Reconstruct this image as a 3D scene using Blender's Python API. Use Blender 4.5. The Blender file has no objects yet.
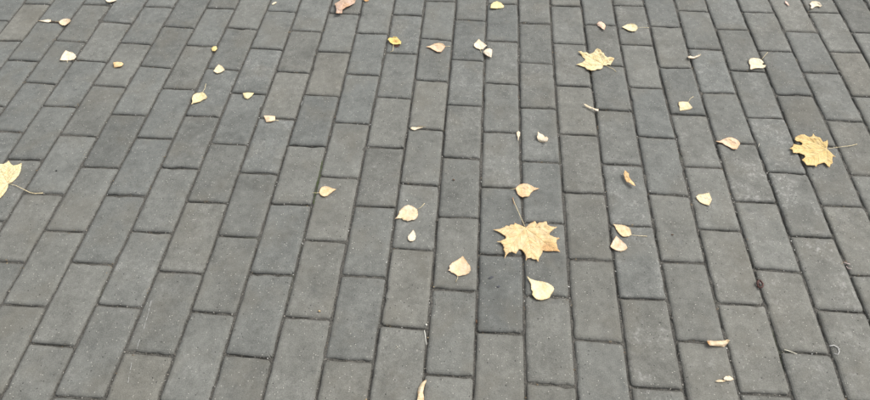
import bpy, bmesh, math, random
import numpy as np
from mathutils import Vector, Matrix, noise
from mathutils.geometry import delaunay_2d_cdt

random.seed(7)
rng = np.random.default_rng(7)
SC = bpy.context.scene
COL = SC.collection
U = 0.107                      # metres per column pitch
ASP = 0.9445

# ------------------------------------------------------------------ camera
F_PX = 580.42                  # focal length for an 870 px wide picture
CAM = Vector((-0.41919, -10.72249, 11.00879)) * U
RX, RY, RZ = 0.648413, 0.0045025, 0.0735708
ROT = Matrix.Rotation(RZ, 3, 'Z') @ Matrix.Rotation(RY, 3, 'Y') @ Matrix.Rotation(RX, 3, 'X')
cd = bpy.data.cameras.new('camera'); cam = bpy.data.objects.new('camera', cd); COL.objects.link(cam)
cam.matrix_world = Matrix.Translation(CAM) @ ROT.to_4x4()
cd.sensor_fit = 'HORIZONTAL'; cd.sensor_width = 36.0; cd.lens = F_PX / 870 * 36
cd.clip_start = 0.02; cd.clip_end = 2000
SC.camera = cam

# ------------------------------------------------------------------ light
SUN_EL, SUN_AZ = math.radians(50), math.radians(62)      # azimuth clockwise from +Y
world = bpy.data.worlds.new("World"); SC.world = world; world.use_nodes = True
wn = world.node_tree; bg = wn.nodes['Background']
sky = wn.nodes.new('ShaderNodeTexSky'); sky.sky_type = 'NISHITA'; sky.sun_disc = False
sky.sun_elevation = SUN_EL; sky.sun_rotation = SUN_AZ; sky.dust_density = 4; sky.air_density = 1.2
hs = wn.nodes.new('ShaderNodeHueSaturation'); hs.inputs['Saturation'].default_value = 0.22
wn.links.new(sky.outputs[0], hs.inputs['Color']); wn.links.new(hs.outputs[0], bg.inputs[0])
bg.inputs[1].default_value = 0.113
sl = bpy.data.lights.new('sun', 'SUN'); sl.energy = 1.1; sl.angle = math.radians(28); sl.color = (1.0, 0.965, 0.90)
so = bpy.data.objects.new('sun', sl); COL.objects.link(so)
sd = Vector((math.sin(SUN_AZ) * math.cos(SUN_EL), math.cos(SUN_AZ) * math.cos(SUN_EL), math.sin(SUN_EL)))
so.rotation_euler = sd.to_track_quat('Z', 'Y').to_euler(); so.location = (3, 3, 6)
SC.view_settings.view_transform = 'Standard'; SC.view_settings.look = 'None'
SC.view_settings.gamma = 1; SC.view_settings.use_curve_mapping = False
SC.view_settings.exposure = 0.72

# ------------------------------------------------------------------ helpers
def tag(o, label=None, cat=None, group=None, kind=None):
    if label: o['label'] = label
    if cat: o['category'] = cat
    if group: o['group'] = group
    if kind: o['kind'] = kind
    return o

def link_mesh(name, me, mat=None, parent=None):
    o = bpy.data.objects.new(name, me); COL.objects.link(o)
    if mat: me.materials.append(mat)
    if parent: o.parent = parent
    return o

def unproj(x, y, h=0.0):
    """Point of the pavement at height h seen at pixel x, y of the 870 x 400 photograph."""
    d = ROT @ Vector(((x - 435) / F_PX, (200 - y) / F_PX, -1))
    t = (h - CAM.z) / d.z
    return CAM + d * t

def project(p):
    c = ROT.transposed() @ (Vector(p) - CAM)
    if c.z > -0.05: return None
    return 435 + F_PX * c.x / -c.z, 200 - F_PX * c.y / -c.z

class NT:
    def __init__(s, name):
        s.m = bpy.data.materials.new(name); s.m.use_nodes = True; s.t = s.m.node_tree
        s.b = s.t.nodes['Principled BSDF']; s.out = s.t.nodes['Material Output']
    def n(s, k, **kw):
        n = s.t.nodes.new(k)
        for a, v in kw.items(): setattr(n, a, v)
        return n
    def l(s, a, b): s.t.links.new(a, b)
    def val(s, inp, v):
        if hasattr(v, 'is_output') or isinstance(v, bpy.types.NodeSocket): s.l(v, inp)
        else: inp.default_value = v
    def noise(s, vec, scale, detail=3, rough=.55, dist=0):
        n = s.n('ShaderNodeTexNoise'); n.inputs['Scale'].default_value = scale
        n.inputs['Detail'].default_value = detail; n.inputs['Roughness'].default_value = rough
        n.inputs['Distortion'].default_value = dist; s.l(vec, n.inputs['Vector']); return n.outputs['Fac']
    def vor(s, vec, scale, feature='F1'):
        n = s.n('ShaderNodeTexVoronoi', feature=feature); n.inputs['Scale'].default_value = scale
        s.l(vec, n.inputs['Vector']); return n
    def ramp(s, v, a, b, lo=0.0, hi=1.0, smooth=True):
        n = s.n('ShaderNodeMapRange'); n.interpolation_type = 'SMOOTHSTEP' if smooth else 'LINEAR'
        s.val(n.inputs[0], v)
        for i, q in enumerate((a, b, lo, hi)): s.val(n.inputs[i + 1], q)
        return n.outputs[0]
    def math(s, op, a, b=0.0):
        n = s.n('ShaderNodeMath', operation=op); s.val(n.inputs[0], a); s.val(n.inputs[1], b); return n.outputs[0]
    def mix(s, f, a, b, blend='MIX'):
        n = s.n('ShaderNodeMix', data_type='RGBA', blend_type=blend); s.val(n.inputs['Factor'], f)
        for nm, v in (('A', a), ('B', b)):
            i = [q for q in n.inputs if q.name == nm and q.type == 'RGBA'][0]
            s.val(i, (*v, 1) if isinstance(v, tuple) and len(v) == 3 else v)
        return [q for q in n.outputs if q.type == 'RGBA'][0]
    def attr(s, name):
        return s.n('ShaderNodeAttribute', attribute_name=name)

# ------------------------------------------------------------------ materials
def paver_material():
    m = NT('cast_concrete'); t = m
    pos = t.n('ShaderNodeNewGeometry').outputs['Position']
    A = t.attr('paver_look'); sep = t.n('ShaderNodeSeparateColor'); t.l(A.outputs['Color'], sep.inputs[0])
    tone, warm, seed = sep.outputs[0], sep.outputs[1], sep.outputs[2]
    dust = t.attr('dust').outputs['Fac']; rim = t.attr('rim').outputs['Fac']
    off = t.n('ShaderNodeVectorMath', operation='ADD')
    cmb = t.n('ShaderNodeCombineXYZ'); sh = t.math('MULTIPLY', seed, 37.0)
    t.l(sh, cmb.inputs[0]); t.l(t.math('MULTIPLY', seed, 91.0), cmb.inputs[1]); t.l(t.math('MULTIPLY', seed, 13.0), cmb.inputs[2])
    t.l(pos, off.inputs[0]); t.l(cmb.outputs[0], off.inputs[1]); P = off.outputs[0]
    cool, brown = (0.160, 0.166, 0.155), (0.179, 0.173, 0.148)
    base = t.mix(warm, cool, brown)
    # cloudy cement film, local to each paver
    n1 = t.noise(P, 14, 4, .6, .4); n2 = t.noise(P, 55, 4, .65); n3 = t.noise(pos, 2.2, 3, .5)
    f = t.math('ADD', t.ramp(n1, .25, .75, .83, 1.17, False), t.ramp(n2, .25, .75, -.20, .20, False))
    f = t.math('ADD', f, t.ramp(n3, .3, .7, -.05, .05, False))
    f = t.math('MULTIPLY', f, tone)
    # sand grain of the surface
    g1 = t.noise(P, 420, 2, .7); g2 = t.noise(P, 1100, 1, .6)
    f = t.math('MULTIPLY', f, t.ramp(g1, .25, .75, .74, 1.26, False))
    f = t.math('MULTIPLY', f, t.ramp(g2, .25, .75, .78, 1.22, False))
    c = t.mix(1.0, base, f, 'MULTIPLY')
    # dark worn-in stains
    st = t.math('MULTIPLY', t.ramp(t.noise(P, 26, 4, .7, .8), .56, .70), t.ramp(t.noise(P, 5, 2, .5), .42, .62))
    c = t.mix(t.math('MULTIPLY', st, .36), c, (0.085, 0.088, 0.088))
    # brownish and greenish film in patches
    c = t.mix(t.ramp(t.noise(P, 9, 3, .6), .48, .70, 0, .36), c, (0.166, 0.155, 0.126))
    # pale dust and salt haze
    dn = t.ramp(t.noise(P, 80, 5, .8, .6), .47, .72); dm = t.ramp(t.noise(P, 14, 3, .6), .38, .62)
    c = t.mix(t.math('MULTIPLY', t.math('MULTIPLY', dn, dm), t.math('MULTIPLY', dust, 1.0)), c, (0.40, 0.39, 0.37))
    # light aggregate showing
    v = t.vor(P, 210); vd = v.outputs['Distance']; sc = t.n('ShaderNodeSeparateColor'); t.l(v.outputs['Color'], sc.inputs[0])
    sp = t.math('MULTIPLY', t.ramp(vd, .16, .30, 1, 0), t.ramp(sc.outputs[0], .88, .91, 0, 1))
    c = t.mix(t.math('MULTIPLY', sp, .75), c, (0.50, 0.48, 0.43))
    # dark specks and blow holes
    v2 = t.vor(P, 130); s2 = t.n('ShaderNodeSeparateColor'); t.l(v2.outputs['Color'], s2.inputs[0])
    pit = t.math('MULTIPLY', t.ramp(v2.outputs['Distance'], .10, .24, 1, 0), t.ramp(s2.outputs[1], .86, .90, 0, 1))
    c = t.mix(t.math('MULTIPLY', pit, .75), c, (0.03, 0.03, 0.028))
    # dirt held on the worn arris, plus bevel shade painted into the colour
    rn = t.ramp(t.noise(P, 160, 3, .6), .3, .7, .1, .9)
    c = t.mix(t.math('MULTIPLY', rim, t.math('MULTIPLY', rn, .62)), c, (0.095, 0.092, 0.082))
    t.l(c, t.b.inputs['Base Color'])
    t.b.inputs['Roughness'].default_value = .82; t.b.inputs['Specular IOR Level'].default_value = .35
    h = t.math('ADD', t.math('MULTIPLY', g1, .5), t.math('MULTIPLY', g2, .25))
    h = t.math('ADD', h, t.math('MULTIPLY', n2, .5)); h = t.math('SUBTRACT', h, t.math('MULTIPLY', pit, 1.2))
    h = t.math('ADD', h, t.math('MULTIPLY', sp, .4))
    bp = t.n('ShaderNodeBump'); bp.inputs['Strength'].default_value = .55; bp.inputs['Distance'].default_value = .0016
    t.l(h, bp.inputs['Height']); t.l(bp.outputs[0], t.b.inputs['Normal'])
    return m.m

def bed_material():
    t = NT('joint_sand'); pos = t.n('ShaderNodeNewGeometry').outputs['Position']
    n = t.noise(pos, 300, 3, .7); n2 = t.noise(pos, 6, 3, .6)
    c = t.mix(t.ramp(n, .3, .7), (0.055, 0.054, 0.049), (0.140, 0.132, 0.115))
    c = t.mix(t.ramp(n2, .60, .74, 0, .5), c, (0.055, 0.070, 0.035))
    v = t.vor(pos, 330); s = t.n('ShaderNodeSeparateColor'); t.l(v.outputs['Color'], s.inputs[0])
    c = t.mix(t.math('MULTIPLY', t.ramp(s.outputs[0], .93, .95), t.ramp(v.outputs['Distance'], .2, .35, 1, 0)), c, (0.36, 0.34, 0.30))
    t.l(c, t.b.inputs['Base Color']); t.b.inputs['Roughness'].default_value = .95
    bp = t.n('ShaderNodeBump'); bp.inputs['Strength'].default_value = .8; bp.inputs['Distance'].default_value = .003
    t.l(n, bp.inputs['Height']); t.l(bp.outputs[0], t.b.inputs['Normal'])
    return t.m

def ground_material():
    t = NT('packed_earth'); pos = t.n('ShaderNodeNewGeometry').outputs['Position']
    n = t.noise(pos, .8, 5, .6); n2 = t.noise(pos, 60, 4, .7)
    c = t.mix(n, (0.10, 0.10, 0.09), (0.16, 0.15, 0.13)); c = t.mix(t.math('MULTIPLY', n2, .4), c, (0.07, 0.07, 0.06))
    t.l(c, t.b.inputs['Base Color']); t.b.inputs['Roughness'].default_value = .95
    return t.m

def leaf_material():
    t = NT('dry_leaf'); tc = t.n('ShaderNodeTexCoord').outputs['Object']
    oi = t.n('ShaderNodeObjectInfo'); col = oi.outputs['Color']
    gpos = t.n('ShaderNodeNewGeometry').outputs['Position']
    n1 = t.noise(gpos, 70, 4, .6); n2 = t.noise(gpos, 260, 3, .7); n3 = t.noise(gpos, 900, 2, .6)
    c = t.mix(t.ramp(n1, .35, .70, 0, .8), col, t.mix(1.0, col, (0.97, 0.88, 0.66), 'MULTIPLY'))
    c = t.mix(t.ramp(n2, .58, .70, 0, .6), c, t.mix(1.0, col, (0.74, 0.52, 0.30), 'MULTIPLY'))
    c = t.mix(t.ramp(n3, .64, .72, 0, .6), c, t.mix(1.0, col, (0.40, 0.27, 0.16), 'MULTIPLY'))
    fv = t.vor(gpos, 420); fs = t.n('ShaderNodeSeparateColor'); t.l(fv.outputs['Color'], fs.inputs[0])
    fr = t.math('MULTIPLY', t.ramp(fv.outputs['Distance'], .15, .4, 1, 0), t.ramp(fs.outputs[0], .78, .84))
    c = t.mix(t.math('MULTIPLY', fr, .55), c, t.mix(1.0, col, (0.45, 0.28, 0.14), 'MULTIPLY'))
    rust = t.attr('rust').outputs['Fac']
    rr = t.math('MULTIPLY', rust, t.ramp(n2, .2, .65, .6, 1.0))
    c = t.mix(rr, c, t.mix(t.ramp(n2, .45, .65), (0.72, 0.40, 0.14), (0.42, 0.18, 0.07)))
    vein = t.attr('vein').outputs['Fac']
    c = t.mix(t.math('MULTIPLY', vein, .5), c, t.mix(.5, col, (0.72, 0.55, 0.28)))
    rim = t.attr('rim').outputs['Fac']
    c = t.mix(t.math('MULTIPLY', rim, t.ramp(n2, .40, .62, .0, .8)), c, t.mix(1.0, col, (0.66, 0.42, 0.24), 'MULTIPLY'))
    t.l(c, t.b.inputs['Base Color']); t.b.inputs['Roughness'].default_value = .62
    t.b.inputs['Specular IOR Level'].default_value = .3
    bp = t.n('ShaderNodeBump'); bp.inputs['Strength'].default_value = .5; bp.inputs['Distance'].default_value = .0012
    t.l(t.math('ADD', n2, t.math('MULTIPLY', vein, .6)), bp.inputs['Height']); t.l(bp.outputs[0], t.b.inputs['Normal'])
    tr = t.n('ShaderNodeBsdfTranslucent'); t.l(t.mix(1.0, c, (1.0, .86, .5), 'MULTIPLY'), tr.inputs[0])
    mx = t.n('ShaderNodeMixShader'); mx.inputs[0].default_value = .18
    t.l(t.b.outputs[0], mx.inputs[1]); t.l(tr.outputs[0], mx.inputs[2]); t.l(mx.outputs[0], t.out.inputs[0])
    return t.m

def plain_material(name, col, rough=.7, var=.35, scale=400):
    t = NT(name); pos = t.n('ShaderNodeNewGeometry').outputs['Position']
    n = t.noise(pos, scale, 3, .65)
    c = t.mix(t.ramp(n, .3, .7), tuple(x * (1 - var) for x in col), tuple(min(1, x * (1 + var)) for x in col))
    t.l(c, t.b.inputs['Base Color']); t.b.inputs['Roughness'].default_value = rough
    bp = t.n('ShaderNodeBump'); bp.inputs['Strength'].default_value = .4; bp.inputs['Distance'].default_value = .0006
    t.l(n, bp.inputs['Height']); t.l(bp.outputs[0], t.b.inputs['Normal'])
    return t.m

def grain_material(name, ca, cb):
    t = NT(name); r = t.n('ShaderNodeNewGeometry').outputs['Random Per Island']
    t.l(t.mix(r, ca, cb), t.b.inputs['Base Color']); t.b.inputs['Roughness'].default_value = .7
    return t.m

M_PAVER, M_BED, M_GROUND, M_LEAF = paver_material(), bed_material(), ground_material(), leaf_material()
M_STEM = plain_material('leaf_stem', (0.74, 0.62, 0.38)); M_STEMRED = plain_material('reddish_stem', (0.42, 0.20, 0.10))
M_WHITE = plain_material('bleached_husk', (0.78, 0.76, 0.68), .6, .12)
M_BARK = plain_material('dark_bark', (0.10, 0.055, 0.03)); M_TAN = plain_material('tan_chip', (0.45, 0.33, 0.18))
M_RED = plain_material('dark_red_husk', (0.085, 0.035, 0.028)); M_PINK = plain_material('pinkish_shred', (0.62, 0.48, 0.45), .5, .2)
M_STRAW = plain_material('pale_straw', (0.66, 0.62, 0.50)); M_BLACK = plain_material('black_seed_coat', (0.012, 0.012, 0.012), .5)
M_CHALK = plain_material('chalky_scuff', (0.36, 0.36, 0.35), .9, .4, 900); M_VEIN = plain_material('leaf_vein', (0.60, 0.43, 0.20))
M_PALE = grain_material('pale_grains', (0.80, 0.79, 0.75), (0.42, 0.38, 0.31))
M_CRUMB = grain_material('leaf_crumb', (0.09, 0.06, 0.035), (0.40, 0.30, 0.17))
M_DARK = grain_material('dark_grit', (0.035, 0.033, 0.03), (0.20, 0.18, 0.15))
M_STAIN = plain_material('oily_stain', (0.075, 0.078, 0.088), .8, .3)
M_MOSS = plain_material('moss', (0.10, 0.14, 0.045), .9, .4)
M_FILM = plain_material('cloudy_film', (0.50, 0.49, 0.47), .35, .25)

# ------------------------------------------------------------------ ground
gb = bmesh.new()
for x, y in ((-400, -400), (400, -400), (400, 400), (-400, 400)): gb.verts.new((x, y, -.045))
gb.faces.new(gb.verts); me = bpy.data.meshes.new('ground'); gb.to_mesh(me); gb.free()
tag(link_mesh('ground', me, M_GROUND), kind='structure')

# ------------------------------------------------------------------ paving lattice
# measured transverse joints: column, row, left end x, y, right end x, y (pixels of the 870 x 400 photograph)
MEAS = """-15,3,-6,40,19,40;
-15,5,22.5,3,49.4,3.5;
-14,2,7.5,59.6,37.6,60.9;
-14,4,38.8,21,65.7,23;
-13,1,23.8,81.7,55.1,83.7;
-13,3,54.6,39.6,83.4,41.6;
-13,5,82.2,3.5,107.8,4.5;
-12,2,75.2,59.6,105.3,61.6;
-12,4,102.8,21,129.8,23;
-11,1,92.7,84.7,124.5,86.7;
-11,3,120.3,42.1,150.4,44.1;
-11,5,144.9,6,173,7;
-10,2,140.4,65.2,170.4,67.7;
-10,4,162.9,26,191.7,27.6;
-9,1,161.6,87.7,195.5,89.2;
-9,3,186.7,44.6,214,46;
-9,5,208,7.5,234.3,8.5;
-8,2,205.5,67.7,239.3,69.7;
-8,4,228,27,256.8,29;
-7,1,230.5,92.2,265.6,93.7;
-7,3,250.6,47.6,281.9,49.4;
-7,5,266.9,10.5,295.7,11.5;
-6,2,276.9,70.9,309.5,72.7;
-6,4,290.7,30,321.3,31.6;
-5,1,304.5,94,338.8,96.2;
-5,3,317,50.6,349.6,52.1;
-5,5,328.3,12.5,358.4,13.8;
-4,2,345.8,73.2,379.7,75.2;
-4,4,357,32.6,388,33.6;
-3,1,376.4,96.5,411,98.2;
-3,3,385.4,52.1,416.5,53.4;
-3,5,392.2,14,421.5,15;
-2,2,416,79.2,448,81.5;
-2,4,421.5,37.6,451,40.1;
-2,6,425,0.3,456,1;
-1,5,455.5,19,486.1,20.6;
-1,3,452.3,58.9,483.6,60.7;
0,6,487.4,3,517.5,4;
0,4,486.1,40.1,518.2,41.6;
0,2,484.1,82.2,518.7,84.2;
1,5,520,22.6,550,23.6;
1,3,520,62.2,552.5,63.7;
2,6,551.3,5,581.4,6;
2,4,553.8,42.6,585.6,44.1;
2,2,555.8,84.7,590.9,86.7;
3,5,585.1,23.8,615.2,25.1;
3,3,590,64.2,623,65.9;
4,6,614.4,5,644,5.5;
4,4,621.5,43.9,652.8,45.1;
4,2,630.2,86.5,662,88.2;
5,5,652,26,680.8,27;
6,6,678.3,10,708.4,11.3;
5,3,659.5,67.2,692.1,68.2;
6,4,688.3,48.1,720.2,49.6;
7,5,718.4,28.8,748.5,29.6;
8,6,742.2,11.5,773.6,12.5;
6,2,700.9,92.2,734.7,93.2;
7,3,732.2,69.7,766,71.2;
8,4,759.8,50.1,791.1,51.4;
9,5,787.3,30.8,817.4,32.1;
10,6,808.6,11.5,841.2,12.5;
8,2,777.3,94.2,811.1,95.2;
9,3,804.9,72.2,841.2,73.2;
10,4,830,51.1,862.5,52.1;
-12,0,41.3,105.5,75.2,106.5;
-12,-2,5.5,158.6,39.6,159.6;
-11,-1,60.2,134.6,95.2,136.1;
-10,0,110.3,113.5,145.4,115;
-11,-3,24,192.7,61.4,194.2;
-10,-2,82.7,166.2,119,167.7;
-9,-1,136.6,137.1,171.7,138.6;
-8,0,185.5,115,217.5,116.5;
-9,-3,104,194.2,145.4,195.7;
-8,-2,160.4,167.2,199.2,168.7;
-7,-1,210.5,143,245.6,144.6;
-7,-3,185.5,201,225.5,202.5;
-6,0,259.4,117.5,294.4,119;
-5,-1,286.9,145.1,325.8,146.1;
-6,-2,240,172.2,277.6,173.7;
-4,0,334.5,122,368.4,123.6;
-4,-2,319.5,175.7,358.4,178.2;
-3,-1,365.9,146.6,403.5,148.1;
-2,0,408.5,127.6,443.5,130;
-2,-2,399.7,182.7,439,185.5;
-1,1,446.5,104.5,481.6,106;
-1,-1,442.3,156.4,479.9,158.6;
0,0,483.6,131.1,518.7,132.6;
0,-2,480.6,186.2,520,188.2;
1,1,520,107.5,556.3,108.5;
1,-1,522.5,160.9,560,162.7;
2,0,558.8,133.6,595.1,135.1;
2,-2,563.8,191.7,603.9,193.5;
3,1,598.9,109,632.7,111;
3,-1,603.9,163.2,642.8,165.2;
4,0,637.8,135.6,675.8,138.3;
4,-2,649,192.7,687,195.7;
5,1,670.8,113.5,705.9,115;
5,-1,687.1,166.2,723.4,167.7;
6,0,717.2,142.1,754.8,144.1;
7,1,747.2,117,783.6,118;
7,-1,769.8,171.7,807.4,173.7;
9,1,827.4,119.5,865,121.6;
6,-2,734.7,200.8,777.3,202.5;
-10,-4,43.9,230,84,231.6;
-9,-5,70.2,261.7,112.8,264.7;
-8,-4,130.8,231.1,170.9,232.6;
-7,-5,157.9,270.7,201.7,273.2;
-6,-4,219.3,235.6,258.1,237.6;
-5,-3,270.6,203.5,310.7,204.5;
-5,-5,249.3,272.7,292.7,274.7;
-4,-4,304.5,239.6,346.3,241.6;
-3,-3,354.6,205.5,394.7,207;
-3,-5,341.3,274.7,385.4,277.2;
-2,-4,393.4,247.6,433.5,250.6;
-1,-3,438.5,216.5,478.6,218;
-1,-5,434,289,475.6,290.7;
0,-4,479.9,253.6,522.5,255.6;
1,-3,525,222.1,563.8,223.1;
1,-5,525,295.2,567.6,296.7;
2,-4,570.1,258.6,612.7,260.7;
3,-3,611.4,225.1,652.8,226.3;
3,-5,620.2,297.7,667,299.3;
4,-4,662,261.2,703.4,262.7;
5,-3,699.6,228.8,739.7,231.1;
6,-4,756,268.2,801.1,272.2;
7,-3,791.1,235.6,833.7,237.6;
8,-2,822.4,205,865,206.5;
-10,-6,0,304,45.1,306.5;
-9,-7,30.1,343.1,72.7,346.6;
-8,-8,52.6,395.7,102.8,399;
-8,-6,96.5,304.5,141.6,308;
-7,-7,122.8,351.6,172.9,355.6;
-6,-6,191.7,310.5,234,314.5;
-5,-7,224.3,353.6,271.1,358.6;
-4,-6,283.7,316.5,330.8,319.5;
-3,-7,323.8,359.1,372.1,361.7;
-2,-6,380.4,325.1,427.3,329.6;
-1,-7,423.5,373.9,472.3,376.7;
0,-6,478.6,331.6,522.5,334.1;
1,-7,526.2,382.2,575.8,386.7;
2,-6,575.1,338.8,622.7,343.1;
3,-7,631.5,386.2,684.6,390.2;
4,-6,677.1,340.6,727,344;
5,-5,718.4,303,766,305;
5,-7,739.7,392.7,792.4,395.7;
6,-6,781.1,351.1,831.2,354.6;
7,-5,817.4,309.5,867.5,312.5"""
rows = []; pairs = [tuple(float(v) for v in s.split(',')) for s in MEAS.replace('\n', '').split(';') if s.strip()]
bx = {}            # boundary -> list of (v, dx)
jy = {}            # (col, v) -> (y_left, y_right) deviation
pts_dev = []
for p in pairs:
    u, v, x1, y1, x2, y2 = int(p[0]), int(p[1]), *p[2:]
    a, b = unproj(x1, y1), unproj(x2, y2)
    bx.setdefault(u, []).append((v, a.x - u * U)); bx.setdefault(u + 1, []).append((v, b.x - (u + 1) * U))
    yl, yr = a.y - v * ASP * U, b.y - v * ASP * U
    jy[(u, v)] = (yl, yr); pts_dev.append((u + .5, v, (yl + yr) / 2, yr - yl))
PD = np.array(pts_dev)
def field_y(u, v):
    w = np.exp(-((PD[:, 0] - u - .5) ** 2 / .5 + (PD[:, 1] - v) ** 2 / 8)) + 1e-9 * 0
    s = w.sum()
    if s < 1e-3:
        w = np.exp(-((PD[:, 0] - u - .5) ** 2 / 6 + (PD[:, 1] - v) ** 2 / 20)); s2 = w.sum()
        if s2 < 1e-3: return 0.0, 0.0
        k = min(1, s2 * 3); return float((w * PD[:, 2]).sum() / s2) * k, 0.0
    return float((w * PD[:, 2]).sum() / s), float((w * PD[:, 3]).sum() / s)
BXA = {k: np.array(v) for k, v in bx.items()}
ALL = np.array([(k, v, d) for k, l in bx.items() for v, d in l])
def bound_x(b, v):
    num, den = 0.0, 0.0
    if b in BXA:
        a = BXA[b]; w = np.exp(-(a[:, 0] - v) ** 2 / 2.2); num += (w * a[:, 1]).sum(); den += w.sum()
    w = np.exp(-((ALL[:, 0] - b) ** 2 / 2 + (ALL[:, 1] - v) ** 2 / 12)) * .04
    num += (w * ALL[:, 2]).sum(); den += w.sum()
    return b * U + (float(num / (den + .002)))
def joint(u, v):
    if (u, v) in jy: yl, yr = jy[(u, v)]
    else:
        m, d = field_y(u, v); j = math.sin(u * 12.9898 + v * 78.233) * .0008
        yl, yr = m - d / 2 + j, m + d / 2 + j
    xl, xr = bound_x(u, v), bound_x(u + 1, v)
    y0 = v * ASP * U
    return Vector((xl, y0 + yl, 0)), Vector((xr, y0 + yr, 0))

# look of single pavers, found by a pixel inside them: tone, warmth, dust
LOOK = [((112, 137), .80, .15, .1), ((500, 295), .84, .05, .2), ((325, 75), 1.0, .75, .2), ((795, 105), .86, .5, .1),
        ((150, 330), .93, .35, .3), ((205, 220), 1.08, .55, .6), ((687, 140), 1.02, .4, 1.), ((710, 150), 1.0, .4, .5),
        ((745, 160), .95, .45, .9), ((700, 20), 1.0, .2, .2), ((815, 220), 1.0, .35, 1.0), ((830, 250), 1.02, .4, .6),
        ((300, 98), 1.05, .6, .3), ((20, 30), 1.08, .75, .3), ((45, 215), 1.03, .5, .3), ((590, 220), .94, .6, .1),
        ((595, 290), .96, .6, .1), ((175, 45), .96, .1, .2), ((545, 260), .95, .3, .2), ((780, 330), 1.04, .7, .6),
        ((820, 290), 1.04, .55, .8), ((720, 260), 1.03, .65, .5), ((340, 215), 1.02, .6, .2), ((165, 40), .9, .2, .2),
        ((195, 130), .9, .2, .3), ((660, 240), 1.02, .5, .3), ((560, 330), 1.02, .5, .2), ((430, 60), .95, .15, .1),
        ((100, 370), .95, .3, .3), ((240, 350), .97, .2, .2), ((800, 15), 1.06, .6, .5), ((795, 60), .92, .15, .2),
        ((510, 100), 1.0, .2, .2), ((630, 105), .95, .2, .2), ((710, 310), 1.0, .5, .3), ((400, 180), 1.02, .35, .2)]
def inside(poly, p):
    c = False
    for i in range(len(poly)):
        a, b = poly[i - 1], poly[i]
        if (a[1] > p[1]) != (b[1] > p[1]) and p[0] < (b[0] - a[0]) * (p[1] - a[1]) / (b[1] - a[1]) + a[0]: c = not c
    return c

def perimeter(q, seg, gapx, gapy, rnd, chips=True):
    """q: near-left, near-right, far-right, far-left joint centres -> jittered outline, inset from the joint."""
    nl, nr, fr, fl = q
    nl, nr, fr, fl = (nl + Vector((gapx, gapy, 0)), nr + Vector((-gapx, gapy, 0)), fr + Vector((-gapx, -gapy, 0)), fl + Vector((gapx, -gapy, 0)))
    c = [nl, nr, fr, fl]; out = []
    for i in range(4):
        a, b = c[i], c[(i + 1) % 4]; prev = c[i - 1]
        e = (b - a).normalized(); f = (prev - a).normalized(); r = rnd.uniform(.003, .0075)
        out += [a + f * r, a + (e + f) * r * .3, a + e * r]
        n = seg[i % 2]
        for k in range(1, n):
            out.append(a + (b - a) * ((k + rnd.uniform(-.25, .25)) / n))
    if chips:
        cen = (nl + nr + fr + fl) / 4
        for k, p in enumerate(out):
            d = cen - p; d.z = 0; d.normalize(); amt = rnd.gauss(0, .0005)
            if rnd.random() < .05: amt += rnd.uniform(.0010, .0036)
            out[k] = p + d * amt
    return out

def paver_arrays(q, look, rnd, seg=(6, 11), simple=False):
    gx, gy = (.0020 + rnd.uniform(0, .0009), .0015 + rnd.uniform(0, .0008))
    P = perimeter(q, (1, 1) if simple else seg, gx, gy, rnd, not simple)
    cen = sum(P, Vector()) / len(P); n = len(P)
    z0 = rnd.gauss(0, .0006); tx, ty = rnd.gauss(0, .0035), rnd.gauss(0, .0025)
    bv = .0062 + rnd.uniform(-.0008, .0014)
    def ring(inset, dz):
        r = []
        for p in P:
            lx, ly = p.x - cen.x, p.y - cen.y
            # inset along both axes so that the bevel keeps its width
            sx = max(0, abs(lx) - 0) ; ax = (U / 2 - .003); ay = (ASP * U - .003)
            kx = (1 - inset / ax); ky = (1 - inset / ay)
            x, y = cen.x + lx * kx, cen.y + ly * ky
            r.append((x, y, dz + z0 + lx * kx * tx + ly * ky * ty))
        return r
    if simple: rings = [(bv, 0), (0, -.003), (-.0002, -.04)]
    else: rings = [(bv * 1.3, 0), (bv * .62, -.0009), (bv * .2, -.0026), (0, -.0052), (-.0002, -.045)]
    V, F = [], []
    for ins, dz in rings: V += ring(ins, dz)
    if not simple:
        pass
    F.append(list(range(n)))
    for k in range(len(rings) - 1):
        for i in range(n):
            j = (i + 1) % n; F.append([k * n + i, (k + 1) * n + i, (k + 1) * n + j, k * n + j])
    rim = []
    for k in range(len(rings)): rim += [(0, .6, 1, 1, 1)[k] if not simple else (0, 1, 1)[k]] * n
    return V, F, rim, (*look[:2], rnd.random()), look[2]

def fill_mesh(name, chunks):
    V, F, R, L, D = [], [], [], [], []
    for v, f, rim, lk, d in chunks:
        o = len(V); V += v; F += [[i + o for i in a] for a in f]; R += rim; L += [(*lk, 1)] * len(v); D += [d] * len(v)
    me = bpy.data.meshes.new(name); me.from_pydata(V, [], F)
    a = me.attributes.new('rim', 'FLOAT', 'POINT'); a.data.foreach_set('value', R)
    a = me.attributes.new('dust', 'FLOAT', 'POINT'); a.data.foreach_set('value', D)
    a = me.attributes.new('paver_look', 'FLOAT_COLOR', 'POINT'); a.data.foreach_set('color', np.array(L, 'f').ravel())
    me.validate(); me.update(); return me

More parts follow.
